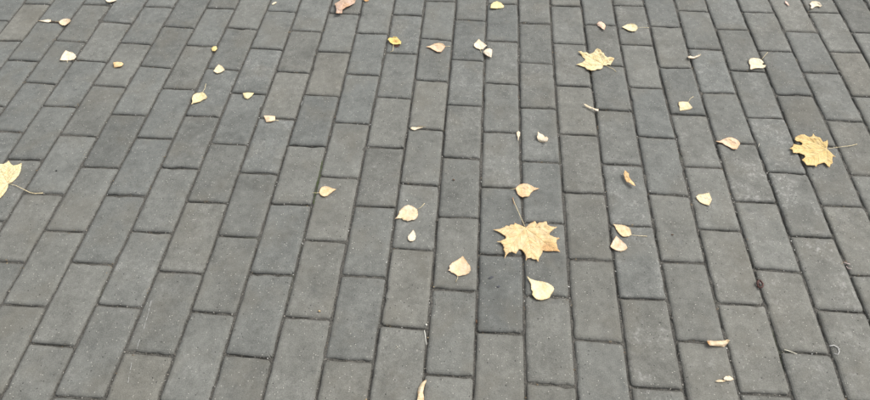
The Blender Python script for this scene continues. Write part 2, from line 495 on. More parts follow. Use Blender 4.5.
ROOT = bpy.data.objects.new('pavement', None); COL.objects.link(ROOT); tag(ROOT, kind='structure')
C0, C1, V0, V1 = -46, 46, -16, 40
vis, rest = [], []
for u in range(C0, C1):
    for v in range(V0, V1):
        if (v - u) % 2: continue
        nl, nr = joint(u, v); fl, fr = joint(u, v + 2)
        q = (nl, nr, fr, fl); pp = [project(p) for p in q]
        ok = False
        if all(pp):
            xs, ys = [p[0] for p in pp], [p[1] for p in pp]
            ok = max(xs) > -3 and min(xs) < 873 and max(ys) > -3 and min(ys) < 403
        (vis if ok else rest).append((u, v, q, pp))
PAV = []
def paver_at(x, y):
    for pp, o in PAV:
        if inside(pp, (x, y)): return o
    return None
for u, v, q, pp in vis:
    r = random.Random(u * 7919 + v * 104729)
    tone = max(.86, min(1.14, r.gauss(1, .055))); warm = max(0, min(1, r.gauss(.30, .17))); dust = max(0, r.gauss(.22, .18))
    cx = sum(p[0] for p in pp) / 4; cy = sum(p[1] for p in pp) / 4
    warm += .16 * (cx - 435) / 435 + .12 * (cy - 200) / 200; dust += .25 * max(0, (cx - 435) / 435)
    look = (tone, max(0, min(1, warm)), dust)
    for (px, t_, w_, d_) in LOOK:
        if inside(pp, px): look = (t_, w_, d_)
    ch = paver_arrays(q, look, r)
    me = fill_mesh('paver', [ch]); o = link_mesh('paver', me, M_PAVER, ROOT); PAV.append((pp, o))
chunks = []
for u, v, q, pp in rest:
    r = random.Random(u * 7919 + v * 104729)
    chunks.append(paver_arrays(q, (max(.86, min(1.12, r.gauss(1, .045))), max(0, min(1, r.gauss(.35, .18))), max(0, r.gauss(.25, .2))), r, simple=True))
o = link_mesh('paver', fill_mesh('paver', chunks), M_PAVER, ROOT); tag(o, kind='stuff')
print('pavers in view', len(vis), 'around', len(rest))

# joint filling: a rough sheet a few millimetres below the tops
xa, xb, ya, yb = C0 * U, C1 * U, V0 * ASP * U, V1 * ASP * U
xs = np.concatenate([np.arange(xa, -2.2, .08), np.arange(-2.2, 2.2, .014), np.arange(2.2, xb + .04, .08)])
ys = np.concatenate([np.arange(ya, -.95, .08), np.arange(-.95, 1.6, .014), np.arange(1.6, yb + .04, .08)])
gx, gy = np.meshgrid(xs, ys); z = -.0058 + rng.normal(0, .0010, gx.shape)
z += .0017 * np.sin(gx * 19 + 1.7 * np.sin(gy * 17)) * np.cos(gy * 16 + 2 * np.sin(gx * 5)) + .0010 * np.sin(gx * 61 + 3 * np.sin(gy * 43))
V = np.stack([gx.ravel(), gy.ravel(), z.ravel()], 1); nx = len(xs); idx = np.arange(len(V)).reshape(gx.shape)
F = np.stack([idx[:-1, :-1].ravel(), idx[:-1, 1:].ravel(), idx[1:, 1:].ravel(), idx[1:, :-1].ravel()], 1)
me = bpy.data.meshes.new('joint_filling'); me.from_pydata(V.tolist(), [], F.tolist()); me.shade_smooth()
tag(link_mesh('joint_filling', me, M_BED, ROOT), kind='stuff')

# ------------------------------------------------------------------ loose grains
OCT = np.array([(1, 0, 0), (0, 1, 0), (-1, 0, 0), (0, -1, 0), (0, 0, 1), (0, 0, -1)], float)
OF = [(0, 1, 4), (1, 2, 4), (2, 3, 4), (3, 0, 4), (1, 0, 5), (2, 1, 5), (3, 2, 5), (0, 3, 5)]
def grains(name, pts, mat, label, cat):
    V, F = [], []
    for (x, y, z, s) in pts:
        a = rng.uniform(0, 6.28); sc = s * rng.uniform(.6, 1.3, 3) * (1, 1, .6)
        v = OCT * sc + rng.normal(0, .12 * s, OCT.shape); c, sn = math.cos(a), math.sin(a)
        v = np.stack([v[:, 0] * c - v[:, 1] * sn + x, v[:, 0] * sn + v[:, 1] * c + y, v[:, 2] + z], 1)
        o = len(V); V += v.tolist(); F += [tuple(i + o for i in f) for f in OF]
    me = bpy.data.meshes.new(name); me.from_pydata(V, [], F)
    return tag(link_mesh(name, me, mat), label, cat, kind='stuff')
pale, dark = [], []
for u, v, q, pp in vis:
    nl, nr, fr, fl = q
    for a, b, k in ((nl, nr, 22), (nl, fl, 46)):
        for _ in range(k):
            t = rng.uniform(); p = a.lerp(b, t); s = rng.uniform(.0005, .0016)
            j = Vector(rng.normal(0, .0016, 2).tolist() + [0])
            (dark if rng.uniform() < .95 else pale).append((p.x + j.x, p.y + j.y, -.0046 + s * .5 + rng.uniform(0, .002), s))
        for _ in range(2):
            if rng.uniform() < .18:
                t = rng.uniform(); p = a.lerp(b, t); s = rng.uniform(.0008, .0014)
                pale.append((p.x + rng.normal(0, .002), p.y, -.001, s))
for _ in range(4300):
    x, y = rng.uniform(-2.3, 2.3), rng.uniform(-.95, 1.7)
    if noise.noise(Vector((x * 3, y * 3, 4))) + noise.noise(Vector((x * 17, y * 17, 9))) + rng.uniform(-.35, .35) < .15: continue
    s = float(np.clip(rng.lognormal(-7.7, .5), .0002, .0019)); pale.append((x, y, s * .5 + .0004, s))
for _ in range(3500):
    x, y = rng.uniform(-2.3, 2.3), rng.uniform(-.95, 1.7); s = float(np.clip(rng.lognormal(-7.7, .45), .0003, .0018)); dark.append((x, y, s * .5 + .0004, s))
flakes = []
for u, v, q, pp in vis:
    for a, b in ((q[0], q[1]), (q[0], q[3])):
        if rng.uniform() < .55:
            p = a.lerp(b, rng.uniform())
            for _ in range(int(rng.integers(1, 5))):
                s = float(rng.uniform(.0006, .0019)); flakes.append((p.x + rng.normal(0, .004), p.y + rng.normal(0, .004), .0008 - .004 * rng.uniform(), s))
grains('leaf_crumbs', flakes, M_CRUMB, 'brown and tan leaf crumbs caught along the paving joints', 'leaf crumbs')
grains('sand_grains', pale, M_PALE, 'white and cream sand grains scattered over the grey pavers', 'sand')
moss = []
ma, mb = unproj(322.5, 160), unproj(313.5, 203)
for _ in range(260):
    p = ma.lerp(mb, rng.uniform()); moss.append((p.x + rng.normal(0, .002), p.y, -.0035 + rng.uniform(0, .002), rng.uniform(.0005, .0014)))
grains('moss', moss, M_MOSS, 'green moss growing in one long joint beside the orange cream teardrop leaf', 'moss')
grains('joint_grit', dark, M_DARK, 'dark gritty crumbs lying in the joints between the pavers', 'grit')

# ------------------------------------------------------------------ leaves
def zpx(ox, oy, k, pts): return [(ox + x / k, oy + y / k) for x, y in pts]
def ptseg(px, py, a, b):
    dx, dy = b[0] - a[0], b[1] - a[1]; t = max(0, min(1, ((px - a[0]) * dx + (py - a[1]) * dy) / (dx * dx + dy * dy + 1e-12)))
    return math.hypot(px - a[0] - t * dx, py - a[1] - t * dy), t

def tube(name, path, r0, r1, mat, parent=None, sides=6, flat=1.0, extra=()):
    bm = bmesh.new()
    for k, pa in enumerate([path, *extra]): tube_bm(bm, pa, r0 if not k else r0 * .6, r1, sides, flat)
    bmesh.ops.recalc_face_normals(bm, faces=bm.faces)
    me = bpy.data.meshes.new(name); bm.to_mesh(me); bm.free(); me.shade_smooth()
    return link_mesh(name, me, mat, parent)

def tube_bm(bm, path, r0, r1, sides, flat):
    rings = []; n = len(path)
    for i, p in enumerate(path):
        d = (path[min(i + 1, n - 1)] - path[max(i - 1, 0)]).normalized(); s = d.cross(Vector((0, 0, 1))).normalized(); up = s.cross(d)
        r = r0 + (r1 - r0) * i / (n - 1)
        rings.append([bm.verts.new(p + s * math.cos(a) * r + up * math.sin(a) * r * flat) for a in [k * 2 * math.pi / sides for k in range(sides)]])
    for a, b in zip(rings, rings[1:]):
        for k in range(sides): bm.faces.new((a[k], a[(k + 1) % sides], b[(k + 1) % sides], b[k]))
    bm.faces.new(rings[0][::-1]); bm.faces.new(rings[-1])

def resample(pts, step):
    out = []
    for a, b in zip(pts, pts[1:]):
        n = max(1, int((b - a).length / step))
        out += [a.lerp(b, k / n) for k in range(n)]
    return out + [pts[-1]]

def make_blade(poly, hf, mat, name, parent, org, serr=.0005, veins=(), rust=(), color=None, step=None, thick=.0003, arch=0):
    """poly: pixel outline; hf(x, y): height over the paving at a world point; veins: pixel polylines; rust: (px, py, r px, amount)."""
    W = [unproj(*p) for p in poly]; W2 = [Vector((w.x, w.y)) for w in W]
    size = max((a - b).length for a in W2 for b in W2); step = step or max(.0012, size / 52)
    rnd = random.Random(int(abs(W2[0].x * 1e5)) + 3)
    out = []; n = len(W2); area = sum(W2[i - 1].x * W2[i].y - W2[i].x * W2[i - 1].y for i in range(n))
    if area < 0: W2.reverse()
    for i in range(n):
        a, b = W2[i], W2[(i + 1) % n]; m = max(1, int(round((b - a).length / (step * .8)))); nrm = Vector((b.y - a.y, a.x - b.x)).normalized()
        for k in range(m):
            p = a.lerp(b, k / m)
            if k: p = p + nrm * (serr if k % 2 else -serr * .6) * rnd.uniform(.2, 1.2)
            out.append(p)
    poly2 = [(p.x, p.y) for p in out]; x0, x1 = min(p[0] for p in poly2), max(p[0] for p in poly2); y0, y1 = min(p[1] for p in poly2), max(p[1] for p in poly2)
    pts = list(out); yy = y0 + step
    while yy < y1:
        xx = x0 + step * rnd.uniform(.3, 1)
        while xx < x1:
            p = (xx + rnd.uniform(-.2, .2) * step, yy + rnd.uniform(-.2, .2) * step)
            if inside(poly2, p) and min(math.hypot(p[0] - o[0], p[1] - o[1]) for o in poly2) > step * .45: pts.append(Vector(p))
            xx += step
        yy += step
    ne = len(out); edges = [(i, (i + 1) % ne) for i in range(ne)]
    v, e, f, *_ = delaunay_2d_cdt(pts, edges, [list(range(ne))], 1, 1e-7)
    WV = [[unproj(*q) for q in vv] for vv in veins]; WR = [(unproj(rx, ry), rr * unproj(rx, ry).__sub__(unproj(rx + 1, ry)).length, am) for rx, ry, rr, am in rust]
    V, vein, rs, rim = [], [], [], []
    for p in v:
        dm = 9
        for vv in WV:
            for a, b in zip(vv, vv[1:]): dm = min(dm, ptseg(p.x, p.y, a, b)[0])
        de = min(math.hypot(p.x - o[0], p.y - o[1]) for o in poly2)
        h = max(.0008, hf(p.x, p.y, de, dm)); k = h / CAM.z
        V.append((p.x + (CAM.x - p.x) * k, p.y + (CAM.y - p.y) * k, h))
        vein.append(max(0, 1 - dm / .0011)); rim.append(max(0, 1 - de / .0028))
        s = 0
        for c, r, am in WR: s = max(s, am * max(0, min(1, 1.4 - (Vector((p.x, p.y)) - c.xy).length / max(r, 1e-4))))
        rs.append(s)
    N = len(V); F = [list(a) for a in f]
    bnd = {}
    for a in F:
        for i in range(len(a)):
            k = (a[i - 1], a[i]); bnd[k] = bnd.get(k, 0) + 1
    rimE = [k for k in bnd if (k[1], k[0]) not in bnd]
    V2 = V + [(x, y, z - thick) for x, y, z in V]
    F2 = F + [[i + N for i in reversed(a)] for a in F] + [[b, a, a + N, b + N] for a, b in rimE]
    me = bpy.data.meshes.new(name); me.from_pydata([(x - org.x, y - org.y, z) for x, y, z in V2], [], F2)
    for nm, arr in (('vein', vein), ('rust', rs), ('rim', rim)):
        at = me.attributes.new(nm, 'FLOAT', 'POINT'); at.data.foreach_set('value', np.array(arr * 2, 'f'))
    me.shade_smooth(); me.update()
    o = link_mesh(name, me, mat, parent)
    if color: o.color = (min(.94, color[0] * 1.15), min(.89, color[1] * 1.17), min(.76, color[2] * 1.36), 1)
    return o

def curl(kind, W, amp, seed, base=.0022):
    """Height fields for dry leaves: cupped, arched about their long axis, rolled, wavy."""
    c = sum((Vector((w.x, w.y)) for w in W), Vector((0, 0))) / len(W)
    R = max((Vector((w.x, w.y)) - c).length for w in W)
    far = max(W, key=lambda w: (Vector((w.x, w.y)) - c).length); ax = (Vector((far.x, far.y)) - c).normalized(); pr = Vector((-ax.y, ax.x))
    def hf(x, y, de, dm):
        d = Vector((x, y)) - c; a, b = d.dot(ax) / R, d.dot(pr) / R
        wv = noise.noise(Vector((x * 55 + seed, y * 55, seed))) * amp * .38 + noise.noise(Vector((x * 150, y * 150 + seed, 2.))) * amp * .17
        if kind == 'cup': h = amp * (a * a * .6 + b * b * 1.3)
        elif kind == 'arch': h = amp * max(0, 1 - b * b * 2.2) * .9 + amp * .15 * a
        elif kind == 'roll': h = amp * math.sqrt(max(0, 1 - min(1, abs(b) * 3.2) ** 2)) + amp * .2 * a * a
        elif kind == 'twist': h = amp * (.5 + a * b * 2.5 + .5 * abs(a))
        else: h = amp * .3
        if dm < .006: h -= amp * .14 * (1 - dm / .006)
        if kind in ('cup', 'arch', 'flat', 'twist') and de < .004: h -= amp * .10 * (1 - de / .004) * (seed % 3 - 1)
        return base + h + wv
    return hf, c

def leaf(name, label, cat, poly, color, kind='cup', amp=.004, stem=None, veins=(), rust=(), group=None,
         mat=None, seed=None, serr=.0005, stem_r=(.0006, .0009), stem_mat=None, stem_lift=.003, base=.0022, midrib=None, show_veins=False):
    group = group or ('fallen leaves on the paving' if cat == 'leaf' else None)
    W = [unproj(*p) for p in poly]; seed = seed if seed is not None else len(label) + len(poly)
    hf, c = curl(kind, W, amp * .8, seed, base)
    org = Vector((c.x, c.y, 0)); mat = mat or M_LEAF
    if stem is None and not show_veins:
        o = make_blade(poly, hf, mat, name, None, org, serr, veins, rust, color); o.location = org
        tag(o, label, cat, group); return o
    root = bpy.data.objects.new(name, None); COL.objects.link(root); root.location = org; tag(root, label, cat, group)
    make_blade(poly, hf, mat, 'blade', root, org, serr, veins, rust, color)
    if stem:
        path = []; n = len(stem); h0 = max(.0010, hf(unproj(*stem[0]).x, unproj(*stem[0]).y, 0, 0)) - .0004
        for i, p in enumerate(stem):
            t = i / (n - 1); h = h0 * (1 - t) + (stem_r[1] + .0006) * t + math.sin(t * math.pi) * stem_lift
            path.append(unproj(p[0], p[1], h) - org)
        path = resample(path, .006); tube('stem', path, stem_r[0], stem_r[1], stem_mat or M_STEM, root)
    if show_veins:
        for vv in veins:
            Wv = resample([unproj(*p) for p in vv], .004); poly2 = [tuple(w.xy) for w in W]
            def lift(ws, main):
                out = []
                for w in ws:
                    if not inside(poly2, w.xy): break
                    dm = 0 if main else min(ptseg(w.x, w.y, a, b)[0] for a, b in zip(Wv, Wv[1:]))
                    h = max(.0008, hf(w.x, w.y, .02, dm)) + .0001; k = h / CAM.z
                    out.append(Vector((w.x + (CAM.x - w.x) * k, w.y + (CAM.y - w.y) * k, h)) - org)
                return out
            path = lift(Wv[1:], True); L = (Wv[-1] - Wv[0]).length; sidev = []
            for q, f_ in enumerate((.3, .45, .6, .74, .86)):
                i0 = int(f_ * (len(Wv) - 1)); d = (Wv[min(i0 + 1, len(Wv) - 1)] - Wv[max(0, i0 - 1)]).normalized()
                for sg in (-1, 1):
                    e = Matrix.Rotation(sg * math.radians(42 + 6 * (q % 2)), 3, 'Z') @ d
                    ln = L * .30 * (1 - abs(f_ - .45)); n_ = max(3, int(ln / .004))
                    ws = lift([Wv[i0] + e * (ln * t_ / n_) + d * (ln * .15 * (t_ / n_) ** 2) for t_ in range(n_ + 1)], False)
                    if len(ws) > 2: sidev.append(ws)
            if len(path) > 2: tube('vein', path, .0007, .0003, M_VEIN, root, 5, extra=sidev)
    return root

CREAM, YEL, PALE, GOLD, ORNG = (0.80, 0.70, 0.46), (0.78, 0.66, 0.33), (0.84, 0.79, 0.58), (0.74, 0.56, 0.26), (0.76, 0.54, 0.30)

# --- maple leaves
P3 = zpx(485, 222, 10, [(405, 57), (385, 45), (350, 30), (320, 20), (298, 6), (290, 28), (262, 24), (240, 42), (215, 35), (190, 52), (155, 68), (130, 72), (78, 75),
    (120, 90), (160, 112), (205, 142), (208, 165), (175, 180), (160, 190), (118, 195), (160, 206), (180, 230), (190, 258), (183, 272), (205, 310), (195, 364),
    (215, 330), (240, 305), (275, 300), (308, 318), (325, 290), (342, 270), (370, 280), (395, 310), (410, 345), (406, 390), (425, 362), (460, 358), (480, 372),
    (515, 375), (532, 400), (540, 360), (560, 330), (575, 300), (574, 282), (600, 290), (640, 293), (690, 288), (752, 298), (725, 265), (722, 235), (713, 205),
    (718, 180), (747, 160), (712, 155), (680, 145), (648, 130), (642, 115), (665, 90), (700, 62), (723, 50), (690, 48), (650, 42), (625, 28), (614, -6),
    (600, -5), (570, 5), (545, 4), (520, 22), (500, -10), (470, 5), (440, 20), (420, 42)])
V3 = [zpx(485, 222, 10, q) for q in ([(405, 57), (300, 66), (200, 72), (90, 76)], [(405, 57), (330, 150), (260, 240), (205, 340)], [(405, 57), (440, 170), (460, 270), (468, 355)],
      [(405, 57), (520, 140), (620, 220), (735, 290)], [(405, 57), (500, 50), (610, 48), (715, 51)])]
leaf('maple_leaf', 'largest maple leaf in the photo, pale yellow with an orange brown lobe, stem pointing away', 'leaf', P3, (0.80, 0.63, 0.33), 'cup', .007,
     stem=[(525.5, 227.5), (522, 220), (518, 211), (514.5, 203), (513, 199)], veins=V3, rust=[(549, 248, 8, .75), (556, 250, 5, .8), (509, 235, 3, .35), (530, 242, 1.5, .6)], show_veins=True, serr=.0006, stem_lift=.006, seed=31)
P2 = zpx(783, 130, 10, [(440, 180), (450, 135), (445, 98), (425, 112), (400, 120), (385, 95), (370, 75), (345, 68), (320, 60), (303, 36), (290, 62), (265, 70), (240, 60), (215, 45),
    (180, 45), (150, 55), (125, 70), (118, 95), (135, 112), (170, 115), (195, 130), (190, 150), (160, 150), (130, 145), (105, 140), (98, 165), (68, 184), (95, 195), (100, 225),
    (135, 230), (160, 228), (190, 240), (215, 250), (222, 270), (188, 298), (215, 320), (235, 350), (280, 352), (320, 355), (330, 370), (345, 345), (390, 330), (415, 325), (440, 350),
    (464, 377), (475, 345), (497, 330), (492, 290), (496, 264), (527, 268), (500, 248), (480, 225), (456, 205), (442, 190)])
V2 = [zpx(783, 130, 10, q) for q in ([(440, 185), (330, 185), (200, 182), (80, 184)], [(440, 185), (330, 130), (230, 95), (135, 75)], [(440, 185), (340, 240), (260, 290), (200, 300)],
      [(440, 185), (445, 270), (462, 370)], [(440, 185), (380, 120), (310, 50)])]
leaf('maple_leaf', 'ragged yellow maple leaf with brown speckles, long stem pointing to the right edge', 'leaf', P2, (0.76, 0.59, 0.25), 'cup', .006,
     stem=zpx(783, 130, 10, [(442, 187), (530, 175), (620, 163), (690, 155), (740, 140)]), veins=V2, rust=[(812, 139, 3, .3), (800, 136, 3, .35), (806, 150, 2, .3)], show_veins=True, seed=13)
P1 = zpx(565, 42, 13.33, [(172, 124), (215, 122), (240, 140), (290, 135), (320, 158), (355, 150), (390, 130), (405, 100), (430, 82), (475, 105), (490, 135), (520, 150), (530, 180),
    (565, 205), (600, 195), (658, 214), (640, 250), (620, 280), (605, 305), (570, 300), (545, 313), (510, 308), (500, 345), (470, 362), (430, 360), (400, 375), (350, 379),
    (335, 372), (290, 362), (270, 335), (230, 325), (190, 310), (146, 300), (190, 285), (230, 270), (264, 245), (262, 220), (235, 200), (222, 172), (205, 150)])
V1_ = [zpx(565, 42, 13.33, q) for q in ([(530, 300), (400, 240), (260, 160), (190, 128)], [(530, 300), (400, 310), (260, 310), (160, 300)], [(530, 300), (480, 190), (435, 95)], [(530, 300), (590, 250), (645, 218)])]
leaf('maple_leaf', 'small bright yellow maple leaf near the top, two pointed lobes to its left', 'leaf', P1, (0.84, 0.72, 0.40), 'cup', .008,
     stem=zpx(565, 42, 13.33, [(535, 308), (600, 338), (650, 362), (680, 395)]), veins=V1_, rust=[(611, 59, 2.2, .45), (601, 50, 2, .2)], show_veins=True, seed=5)
P4 = [(-8, 165), (-3, 163.5), (3, 164), (6, 162.8), (8.5, 160.5), (10.5, 163.5), (13, 165.5), (17, 164.8), (21.6, 163), (21.2, 167), (20.5, 171), (18.5, 175.5), (15, 179.5), (11.5, 182.5),
    (8, 183.5), (7.8, 187), (6, 191), (3, 195), (-1, 199), (-4, 202), (-5, 196), (-11, 195), (-9, 190), (-15, 187), (-10, 183), (-14, 178), (-9, 175), (-13, 169)]
V4 = [[(8, 183.5), (4, 176), (1, 170), (-5, 166)], [(8, 183.5), (-4, 183), (-12, 183)], [(8, 183.5), (3, 190), (-3, 199)], [(8, 183.5), (14, 172), (21, 164)], [(8, 183.5), (8.5, 170), (8.5, 162)]]
leaf('maple_leaf', 'pale yellow maple leaf cut off by the left photo edge, thin stem trailing right', 'leaf', P4, (0.84, 0.76, 0.44), 'cup', .006,
     stem=[(8, 183.5), (16, 185.5), (24, 189.5), (30, 192.5), (35, 193.5), (43, 193)], veins=V4, show_veins=True, seed=8, stem_r=(.0006, .0012), stem_lift=.004)

# --- brown folded leaf at the far edge
leaf('curled_leaf', 'crumpled pinkish brown leaf folded over itself at the top edge of the photo', 'leaf', zpx(320, 0, 10, [(145, 35), (175, 20), (200, 5), (210, -30), (290, -50), (350, -30),
    (357, 0), (345, 30), (300, 55), (260, 70), (225, 95), (221, 132), (158, 131), (165, 95), (158, 65)]), (0.62, 0.46, 0.33), 'arch', .012, veins=[zpx(320, 0, 10, [(190, 125), (210, 70), (340, 5)])],
    rust=[(345, 6, 5, .4)], seed=9)
leaf('leaf_fragment', 'tiny orange leaf scrap at the top edge beside the crumpled brown leaf', 'leaf', [(362.5, -1), (366, -2.5), (369, -1), (368.5, .8), (365.5, 1.4)], ORNG, 'cup', .002, rust=[(366, 0, 3, .8)])

